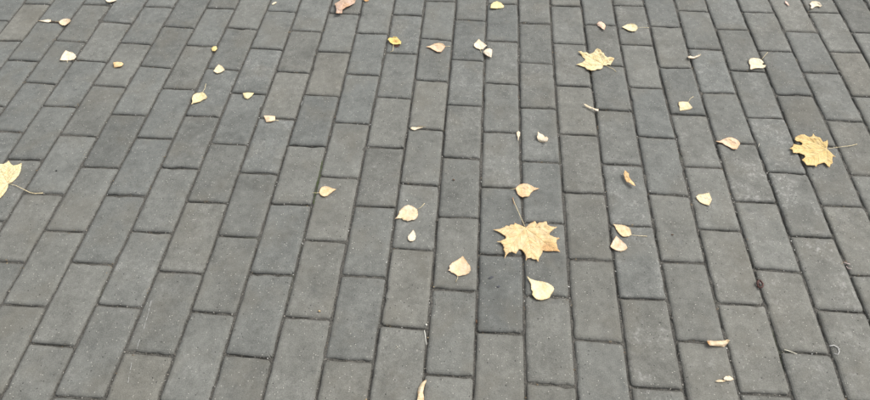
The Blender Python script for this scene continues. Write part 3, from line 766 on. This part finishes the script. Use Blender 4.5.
# --- birch and other small leaves
K = 13.33
Z = lambda ox, oy, pts: zpx(ox, oy, K, pts)
T_Z = Z
small = [
 ('birch_leaf', 'toothed cream birch leaf, stem curving to upper right, directly above a tiny white petal', (384, 198),
  [(143, 276), (175, 250), (195, 215), (205, 175), (235, 140), (265, 115), (315, 92), (370, 105), (410, 130), (440, 150), (446, 180), (452, 225), (440, 260), (405, 290), (370, 290), (345, 300), (315, 308), (290, 295), (260, 295), (235, 272), (200, 270)],
  CREAM, 'cup', .006, [(445, 150), (490, 125), (520, 95), (542, 70)], [(407, 214, 4, .12), (408, 219, 2.5, .3)]),
 ('birch_leaf', 'warm cream birch leaf with toothed edge, stem pointing down at the viewer', (440, 252),
  [(305, 53), (325, 85), (350, 115), (370, 150), (395, 180), (407, 215), (405, 245), (385, 280), (350, 300), (300, 310), (250, 320), (230, 315), (195, 290), (150, 270), (130, 250), (108, 246), (130, 220), (125, 185), (165, 140), (200, 125), (240, 100), (270, 80)],
  (0.82, 0.67, 0.42), 'cup', .005, [(238, 315), (235, 350), (215, 385), (212, 402)], [(460, 269, 5, .15), (465, 272, 3, .2)]),
 ('birch_leaf', 'plump pale yellow birch leaf with pointed tip, just below the largest maple leaf', (515, 270),
  [(160, 82), (200, 115), (240, 130), (290, 145), (340, 148), (390, 160), (440, 175), (480, 200), (510, 225), (521, 250), (505, 290), (480, 325), (460, 370), (410, 390), (350, 400), (310, 395), (280, 385), (250, 355), (230, 325), (235, 290), (215, 250), (215, 200), (198, 160)],
  (0.83, 0.76, 0.46), 'cup', .005, None, []),
 ('birch_leaf', 'upper of two touching cream leaves right of the largest maple leaf, long stem', (600, 222),
  [(173, 27), (230, 35), (290, 38), (340, 50), (380, 70), (405, 100), (415, 145), (420, 170), (380, 190), (330, 195), (300, 190), (270, 165), (240, 130), (215, 95), (203, 60)],
  (0.82, 0.68, 0.40), 'cup', .005, [(418, 172), (500, 182), (560, 185), (625, 190)], [(622, 231, 2.5, .3)]),
 ('birch_leaf', 'lower of two touching cream leaves right of the largest maple leaf, blushed orange inside', (600, 222),
  [(218, 183), (255, 220), (300, 260), (345, 300), (366, 345), (335, 375), (290, 388), (240, 385), (200, 370), (160, 345), (138, 325), (155, 285), (180, 240)],
  (0.82, 0.68, 0.46), 'cup', .004, [(275, 388), (280, 404)], [(618, 246, 3.2, .3)]),
 ('birch_leaf', 'orange heart shaped leaf just behind the largest maple leaf, tip pointing right', (505, 175),
  [(140, 180), (165, 150), (200, 125), (240, 115), (300, 118), (350, 140), (390, 165), (458, 178), (400, 200), (370, 215), (345, 235), (330, 265), (315, 285), (270, 285), (235, 295), (200, 280), (170, 255), (155, 215)],
  (0.82, 0.62, 0.35), 'cup', .008, [(142, 182), (110, 186), (70, 190)], [(520, 192, 4, .35), (521, 195, 2.5, .4)]),
 ('birch_leaf', 'orange blushed leaf, long tip pointing left, left of the ragged speckled maple leaf', (705, 125),
  [(143, 216), (200, 210), (250, 185), (310, 165), (360, 165), (405, 185), (440, 205), (470, 245), (450, 275), (425, 320), (370, 320), (320, 290), (275, 270), (230, 240)],
  (0.80, 0.62, 0.40), 'cup', .008, None, [(733, 143.5, 3, .4)]),
 ('birch_leaf', 'pinkish cream diamond shaped leaf, right of the yellow leaf folded like a cup', (385, 30),
  [(543, 221), (600, 210), (660, 180), (720, 170), (770, 180), (806, 215), (790, 240), (750, 290), (700, 290), (650, 265), (600, 235)],
  (0.80, 0.62, 0.40), 'cup', .006, [(803, 217), (867, 217)], [(439, 47, 2.5, .25)]),
 ('birch_leaf', 'upper left of the touching pair of pale leaves right of the pinkish diamond leaf', (465, 30),
  [(185, 116), (210, 145), (250, 170), (292, 205), (270, 225), (240, 255), (200, 258), (150, 240), (117, 210), (125, 180), (150, 155)],
  PALE, 'cup', .006, [(205, 258), (215, 300)], []),
 ('birch_leaf', 'lower right of the touching pair of pale leaves right of the pinkish diamond leaf', (465, 30),
  [(238, 290), (265, 265), (290, 248), (330, 245), (363, 260), (360, 310), (350, 364), (310, 350), (270, 325), (245, 305)],
  (0.82, 0.74, 0.56), 'arch', .008, None, []),
 ('birch_leaf', 'oval cream leaf with short stem beside the thin white husk at upper left', (30, 5),
  [(384, 222), (410, 200), (450, 182), (500, 180), (535, 190), (542, 212), (510, 240), (470, 268), (425, 268), (395, 245)],
  (0.80, 0.68, 0.46), 'cup', .006, [(386, 218), (335, 216)], [(64, 21, 2, .2)]),
 ('birch_leaf', 'light yellow birch leaf with toothed lower edge and upright thin stem, upper left area', (180, 80),
  [(148, 327), (165, 290), (160, 240), (175, 200), (215, 175), (260, 170), (300, 160), (330, 180), (362, 225), (345, 250), (310, 260), (270, 285), (220, 300), (180, 307)],
  (0.82, 0.74, 0.42), 'cup', .007, [(300, 162), (330, 115), (345, 50)], []),
 ('birch_leaf', 'square looking pale cream leaf with notched right side and stem to upper right', (740, 45),
  [(118, 210), (135, 180), (180, 170), (230, 175), (280, 190), (305, 215), (318, 238), (297, 246), (300, 262), (345, 268), (335, 295), (300, 310), (250, 305), (200, 310), (150, 325), (135, 318), (138, 270), (120, 240)],
  (0.84, 0.76, 0.52), 'cup', .007, [(290, 190), (330, 140), (370, 97)], []),
 ('elm_leaf', 'smooth oval pale yellow leaf near the top, long straight stem pointing right', (595, 10),
  [(358, 225), (395, 205), (430, 188), (480, 178), (530, 185), (565, 215), (570, 245), (545, 275), (500, 283), (450, 272), (410, 250)],
  (0.82, 0.77, 0.46), 'cup', .005, [(570, 232), (650, 230), (718, 235)], []),
 ('birch_leaf', 'small peach coloured leaf bent over a joint left of the smooth oval leaf', (595, 10),
  [(22, 185), (50, 155), (85, 155), (125, 180), (142, 210), (125, 262), (100, 250), (70, 225), (38, 210)],
  (0.82, 0.64, 0.46), 'arch', .007, None, [(600, 24, 2.4, .3)]),
 ('curled_leaf', 'crinkled cream leaf curled up at its right end, centre of one paver', (510, 120),
  [(372, 153), (400, 180), (440, 195), (465, 225), (490, 220), (512, 245), (495, 285), (450, 295), (400, 292), (375, 270), (358, 225), (370, 190)],
  (0.78, 0.70, 0.50), 'twist', .010, None, []),
 ('rolled_leaf', 'rolled cigar shaped cream leaf with brown left end lying across a joint', (695, 325),
  [(158, 215), (200, 205), (260, 215), (340, 210), (400, 205), (430, 192), (460, 205), (445, 235), (415, 270), (385, 290), (320, 285), (250, 275), (200, 275), (175, 245)],
  (0.78, 0.64, 0.40), 'roll', .009, None, [(708, 343, 2.2, 1.0)]),
 ('leaf_fragment', 'broad white half of a split petal near the bottom right corner', (700, 365),
  [(310, 180), (340, 150), (390, 145), (430, 170), (452, 190), (410, 212), (360, 212), (325, 200)],
  (0.84, 0.82, 0.70), 'arch', .004, None, []),
 ('leaf_fragment', 'thin cream half of a split petal near the bottom right corner', (700, 365),
  [(203, 216), (250, 195), (300, 200), (345, 215), (300, 228), (240, 229)],
  (0.80, 0.72, 0.46), 'arch', .003, None, []),
 ('curled_leaf', 'long narrow curled cream leaf running off the bottom edge of the photo', (400, 370),
  [(348, 128), (350, 155), (330, 195), (315, 250), (308, 310), (320, 360), (318, 410), (300, 450), (235, 450), (228, 400), (240, 340), (233, 290), (245, 240), (270, 195), (310, 150)],
  (0.78, 0.68, 0.44), 'roll', .008, None, [(419, 392.5, 1, .7), (421, 401, 3, .3)]),
 ('curled_leaf', 'slender orange gold curled leaf lying slantwise on one paver', (600, 165),
  [(333, 68), (360, 95), (385, 115), (385, 155), (415, 200), (450, 235), (472, 277), (435, 265), (400, 240), (355, 225), (330, 180), (316, 115)],
  (0.80, 0.58, 0.28), 'arch', .009, None, [(626, 172, 1.8, .6)]),
 ('birch_leaf', 'pale wedge shaped leaf on the dusty paver column below the orange blushed leaf', (670, 185),
  [(348, 155), (385, 125), (440, 120), (522, 101), (535, 140), (557, 190), (545, 225), (520, 272), (480, 262), (430, 245), (390, 220), (360, 185)],
  (0.84, 0.75, 0.48), 'cup', .007, None, []),
 ('birch_leaf', 'orange cream teardrop leaf with its stem crossing a mossy joint to the left', (305, 175),
  [(188, 235), (200, 190), (225, 160), (270, 148), (320, 158), (365, 178), (417, 190), (370, 220), (330, 250), (290, 280), (255, 285), (215, 272)],
  (0.82, 0.66, 0.38), 'cup', .005, [(190, 235), (150, 238), (100, 235)], [(324, 192, 3, .25)]),
 ('birch_leaf', 'very pale half folded leaf at the joint corner in the upper left', (45, 40),
  [(198, 267), (215, 225), (240, 180), (273, 135), (320, 155), (370, 165), (405, 195), (416, 225), (390, 255), (340, 270), (280, 273)],
  (0.86, 0.82, 0.62), 'cup', .006, [(300, 270), (295, 300)], []),
 ('birch_leaf', 'small squarish yellow cream leaf with a fine stem pointing up right', (660, 90),
  [(252, 158), (300, 153), (375, 158), (400, 190), (435, 236), (400, 255), (340, 265), (265, 277), (260, 225), (246, 190)],
  (0.84, 0.74, 0.46), 'cup', .006, [(380, 160), (400, 115), (445, 88)], []),
 ('petal', 'tiny white teardrop petal below the cream birch leaf', (385, 225),
  [(376, 63), (400, 105), (411, 150), (400, 195), (370, 215), (330, 215), (305, 190), (304, 150), (335, 115)],
  (0.86, 0.84, 0.64), 'arch', .003, None, []),
 ('birch_leaf', 'bright pale leaf with a notched lower edge near the top right corner', (770, 0),
  [(528, 50), (560, 15), (620, 13), (660, 28), (692, 75), (670, 90), (640, 80), (600, 85), (565, 112), (543, 107), (550, 75)],
  (0.86, 0.80, 0.56), 'cup', .008, None, []),
 ('leaf_fragment', 'narrow pinkish leaf sliver at the top edge left of the notched pale leaf', (770, 0),
  [(203, 8), (230, 25), (262, 77), (235, 65), (203, 38)],
  (0.82, 0.62, 0.50), 'arch', .003, None, []),
 ('curled_leaf', 'thin twisted cream leaf strip bridging a joint below the small bright maple leaf', (570, 90),
  [(183, 184), (210, 188), (250, 213), (300, 233), (340, 248), (382, 254), (376, 282), (340, 274), (300, 247), (255, 242), (213, 224)],
  (0.82, 0.76, 0.60), 'roll', .006, None, []),
 ('curled_leaf', 'little boat shaped curled cream leaf right of the small bright yellow maple leaf', (660, 40),
  [(368, 220), (400, 208), (440, 222), (480, 210), (545, 186), (545, 200), (510, 225), (460, 242), (410, 242), (380, 236)],
  (0.80, 0.74, 0.54), 'roll', .007, None, []),
 ('leaf_fragment', 'small orange gold leaf chip on a paver in the upper left', (90, 45),
  [(308, 230), (360, 223), (420, 228), (447, 250), (420, 280), (380, 290), (318, 300), (316, 265)],
  (0.80, 0.60, 0.30), 'arch', .005, None, [(114, 64, 1.2, .7)]),
 ('leaf_fragment', 'tiny bright yellow leaf crumb where two joints meet', (200, 35),
  [(148, 175), (180, 150), (215, 148), (230, 180), (200, 212), (163, 212)],
  (0.82, 0.70, 0.30), 'arch', .003, None, []),
 ('birch_leaf', 'white cream leaf cut off by the top edge in the upper left', (90, 0),
  [(208, 0), (225, 22), (260, 29), (310, 19), (352, 5), (340, -30), (240, -35)],
  (0.86, 0.82, 0.64), 'cup', .006, None, []),
 ('birch_leaf', 'dome shaped light yellow leaf at the top centre against a joint', (465, 0),
  [(338, 106), (345, 60), (375, 30), (425, 13), (480, 35), (522, 80), (515, 100), (470, 110), (400, 113)],
  (0.84, 0.76, 0.40), 'arch', .006, None, []),
 ('leaf_fragment', 'bleached white leaf scrap in a joint, thin end pointing right', (400, 112),
  [(138, 215), (160, 199), (230, 201), (312, 204), (240, 223), (195, 242), (165, 233)],
  (0.86, 0.84, 0.76), 'arch', .004, None, []),
 ('leaf_fragment', 'small white comma shaped scrap near the top edge left of the crumpled brown leaf', (250, 0),
  [(288, 55), (310, 30), (345, 20), (357, 32), (308, 62)],
  (0.86, 0.85, 0.80), 'arch', .003, None, []),
 ('seed_husk', 'thin white seed husk lying left of the oval cream leaf in the upper left', (30, 5),
  [(103, 205), (170, 203), (240, 189), (280, 195), (278, 217), (240, 236), (190, 223), (140, 212)],
  (0.86, 0.85, 0.80), 'roll', .004, None, []),
 ('seed_husk', 'upright white winged seed standing in a joint left of the crinkled cream leaf', (510, 120),
  [(88, 165), (113, 146), (136, 165), (132, 205), (118, 235), (112, 278), (104, 260), (103, 225), (92, 200)],
  (0.85, 0.85, 0.80), 'arch', .003, None, []),
]
for i, (nm, lab, org, pts, colr, kd, amp, st, ru) in enumerate(small):
    cat = {'petal': 'petal', 'seed_husk': 'seed husk'}.get(nm, 'leaf')
    poly = Z(*org, pts); vn = ()
    if st and nm in ('birch_leaf', 'elm_leaf'):
        far = max(poly, key=lambda q: math.hypot(q[0] - Z(*org, st[:1])[0][0], (q[1] - Z(*org, st[:1])[0][1]) * 1.6)); vn = ((Z(*org, st[:1])[0], far),)
    leaf(nm, lab, cat, poly, colr, kd, amp, stem=Z(*org, st) if st else None, rust=ru, seed=20 + i, veins=vn,
         serr=.0007 if nm == 'birch_leaf' else .0003, stem_r=(.0005, .0007), stem_lift=.002, base=.0015 if amp < .005 else .0022)
leaf('leaf_fragment', 'triangular pale leaf tip beside a joint in the upper left, point upwards', 'leaf', [(213.5, 71), (216, 67), (218.6, 64.3), (222, 66), (224.8, 69.8), (221, 72.2), (217, 73.2)], (0.84, 0.76, 0.5), 'cup', .006, seed=61)
leaf('leaf_fragment', 'small triangular yellow scrap hanging over a joint, wide edge away', 'leaf', zpx(240, 80, 8, [(22, 104), (60, 99), (112, 104), (90, 130), (62, 153), (34, 142)]), (0.84, 0.76, 0.44), 'arch', .004, seed=62)
leaf('birch_leaf', 'small square cream leaf bent into a joint with a short stem to the right', 'leaf', zpx(240, 80, 8, [(190, 284), (235, 284), (281, 289), (281, 320), (250, 331), (210, 337), (200, 310)]), (0.82, 0.68, 0.44), 'arch', .005,
     stem=zpx(240, 80, 8, [(279, 321), (310, 325)]), seed=63, rust=[(269, 118, 2, .25)])

# yellow-green leaf folded round a dark centre
root = leaf('folded_leaf', 'yellow leaf folded like a cup round a dark brown centre, stem towards the viewer', 'leaf', Z(385, 30, [(37, 122), (60, 100), (100, 104), (115, 84), (155, 90), (182, 120), (216, 155), (212, 185), (150, 190), (105, 188), (70, 165)]),
     (0.80, 0.68, 0.24), 'cup', .010, stem=Z(385, 30, [(112, 188), (110, 240), (106, 275), (72, 290)]), rust=[(395.8, 41, 2.6, 1.0), (394, 37.5, 1.4, .5)], seed=71)
ob = make_blade(Z(385, 30, [(105, 188), (150, 186), (200, 186), (190, 215), (155, 228), (120, 214)]), lambda x, y, a, b: .0014, M_RED, 'blade', root, Vector(root.location), .0003)

# --- crumbs, seeds, straws
def pebble(name, label, cat, px, py, r, mat, sx=1, sy=1, sz=.7, seed=0, rot=0, group=None):
    bm = bmesh.new(); bmesh.ops.create_icosphere(bm, subdivisions=2, radius=r)
    for v in bm.verts:
        n = noise.noise(v.co * (1.3 / r) + Vector((seed, seed * 2., 0))); v.co *= 1 + n * .45; v.co.x *= sx; v.co.y *= sy; v.co.z *= sz
    lo = min(v.co.z for v in bm.verts)
    for v in bm.verts: v.co.z -= lo
    me = bpy.data.meshes.new(name); bm.to_mesh(me); bm.free(); me.shade_smooth()
    o = link_mesh(name, me, mat); o.location = unproj(px, py, r * .3); o.location.z = .0006; o.rotation_euler.z = rot
    return tag(o, label, cat, group)
pebble('seed', 'single black round seed on a paver right of the cut off maple leaf', 'seed', 56.7, 171, .0021, M_BLACK, seed=1)
pebble('bark_crumb', 'dark brown bark crumb on the paver left of the orange tinted leaf', 'bark', 453.6, 180, .0022, M_BARK, 1.7, .8, seed=2, rot=-.5)
pebble('bark_crumb', 'tan crumb near the near edge of a paver at lower left centre', 'bark', 319.4, 311.5, .0028, M_TAN, 1.1, .8, seed=3)
pebble('bark_crumb', 'dark chip on the paver just below the wedge of dusty pavers at right', 'bark', 672.5, 234.8, .0022, M_BARK, 1.5, .6, .4, seed=4)
pebble('bark_crumb', 'dark crumb in the long joint left of the dark bluish paver', 'bark', 476.3, 322, .003, M_BARK, .7, 1.6, .7, seed=6)
pebble('pebble', 'round white pebble at a joint crossing above the pale straw', 'pebble', 426.3, 325.1, .0022, M_WHITE, seed=5)
for i, (x, y, lab) in enumerate(((498.5, 286.5, 'blue black stain crumb on the dark paver below the largest maple leaf'), (491, 277.5, 'wide dark crust patch on the dark paver below the largest maple leaf'))):
    o = pebble('dirt_crust', None, None, x, y, .0042, M_STAIN, 1.7 if i else 1., .6, .1, seed=11 + i, rot=.5); o.parent = paver_at(x, y)
# open dark red husk with a pale kernel
hroot = bpy.data.objects.new('seed_husk', None); COL.objects.link(hroot); hc = unproj(760.3, 283.5); hroot.location = (hc.x, hc.y, 0)
tag(hroot, 'open dark red husk with pale kernel stuck in a joint at right', 'seed husk')
pth = [unproj(735 + a / K, 265 + b / K, .002 + .002 * ((a + b) % 3)) - hroot.location for a, b in ((312, 215), (297, 245), (306, 285), (330, 302), (368, 288), (372, 250), (345, 215), (328, 200))]
tube('shell', resample(pth + [pth[0]], .003), .0026, .0015, M_RED, hroot)
bm = bmesh.new(); bmesh.ops.create_icosphere(bm, subdivisions=2, radius=.0016)
me = bpy.data.meshes.new('kernel'); bm.to_mesh(me); bm.free(); k_ = link_mesh('kernel', me, M_PINK, hroot); k_.location = unproj(735 + 335 / K, 265 + 240 / K, .003) - hroot.location; k_.scale = (1, 1.5, .7)

def straw(name, label, pts, r, mat, cat='straw', h=.002, r1=None):
    W = [unproj(x, y, h) for x, y in pts]; c = W[len(W) // 2].copy(); c.z = 0
    o = tube(name, resample([w - c for w in W], .005), r, r1 or r * .6, mat, None, 6, .6); o.location = c
    return tag(o, label, cat)
straw('straw', 'thin white straw standing along a joint below the white pebble', [(424.3, 330.3), (425.4, 336.8), (426.6, 345)], .0009, M_WHITE)
straw('straw', 'pale grass blade lying in the short joint at lower right', [(784.4, 349.6), (790.5, 351.5), (797, 354)], .0012, M_STRAW)
straw('twig', 'dark twig end touching the oval cream leaf and the white husk', [(51, 21.2), (54.5, 21.6), (58.5, 22.6)], .0016, M_BARK, 'twig')
straw('twig', 'short brown twig beside the bleached white leaf scrap', [(417.5, 126.3), (421.5, 126.1), (425.5, 126.8)], .0008, M_TAN, 'twig')
straw('stem_scrap', "detached reddish stem scrap at the tip of the largest maple leaf's stem", [(512.8, 197.5), (513.2, 201), (514.4, 204.6)], .0011, M_STEMRED, 'stem')
straw('twig', 'short pale curl of bark where two joints meet right of the orange blushed leaf', [(759.3, 143.6), (758.3, 147)], .0007, M_STRAW, 'twig')
straw('shred', 'upper pinkish white paper shred in the joint at the right edge', [(844, 262), (847, 263.5), (850, 264.2)], .0014, M_PINK, 'paper')
straw('shred', 'lower pinkish white paper shred in the joint at the right edge', [(846.3, 266.3), (848.2, 268.4), (850.8, 268.5)], .0011, M_PINK, 'paper')
straw('film_scrap', 'crescent of cloudy plastic film on the paver corner at lower right', [(829.6, 346), (834, 345.2), (838, 347.6), (839.4, 351.5), (838, 354.5), (834, 353.6)], .0013, M_FILM, 'plastic')
straw('straw', 'bent pale straw speck on a paver at bottom right of the centre', [(396, 345.5), (398, 346.8), (394.8, 349)], .0005, M_STRAW)

# --- scuffs drawn on single pavers: thin chalky ridges
def scuff(label, pts, w, mat=M_CHALK):
    W = [unproj(x, y, .0010) for x, y in pts]; c = W[0].copy(); c.z = 0; rnd = random.Random(len(label))
    P = resample([p - c for p in W], .0035); bm = bmesh.new(); prev = None
    for i, p in enumerate(P):
        d = (P[min(i + 1, len(P) - 1)] - P[max(i - 1, 0)]).normalized(); s = Vector((-d.y, d.x, 0)) * w * .75 * rnd.uniform(.15, 1.1)
        cur = [bm.verts.new(p - s), bm.verts.new(p + Vector((0, 0, .0004))), bm.verts.new(p + s)]
        if prev and rnd.random() > .22:
            bm.faces.new((prev[0], prev[1], cur[1], cur[0])); bm.faces.new((prev[1], prev[2], cur[2], cur[1]))
        prev = cur
    me = bpy.data.meshes.new('scratch_mark'); bm.to_mesh(me); bm.free(); o = link_mesh('scratch_mark', me, mat); o.location = c
    o.parent = paver_at(*pts[len(pts) // 2]); return tag(o, label)
scuff('long white scratch running down a paver at lower left', [(151.3, 300.5), (149.3, 308), (147.6, 316), (145.8, 321), (143.8, 328.5)], .0012)
scuff('short white scratch below the long one, on the same paver', [(140.6, 337.8), (138.4, 343), (136.8, 349)], .0014)
scuff('faint white scratch on the next paver below the long scratch', [(131.6, 362.5), (130.4, 370), (129, 377), (128, 383)], .0010)
scuff('white corner scratch on a paver right of the squarish bent leaf', [(303.8, 97.2), (302.3, 101.5), (300.8, 105.5)], .0013)
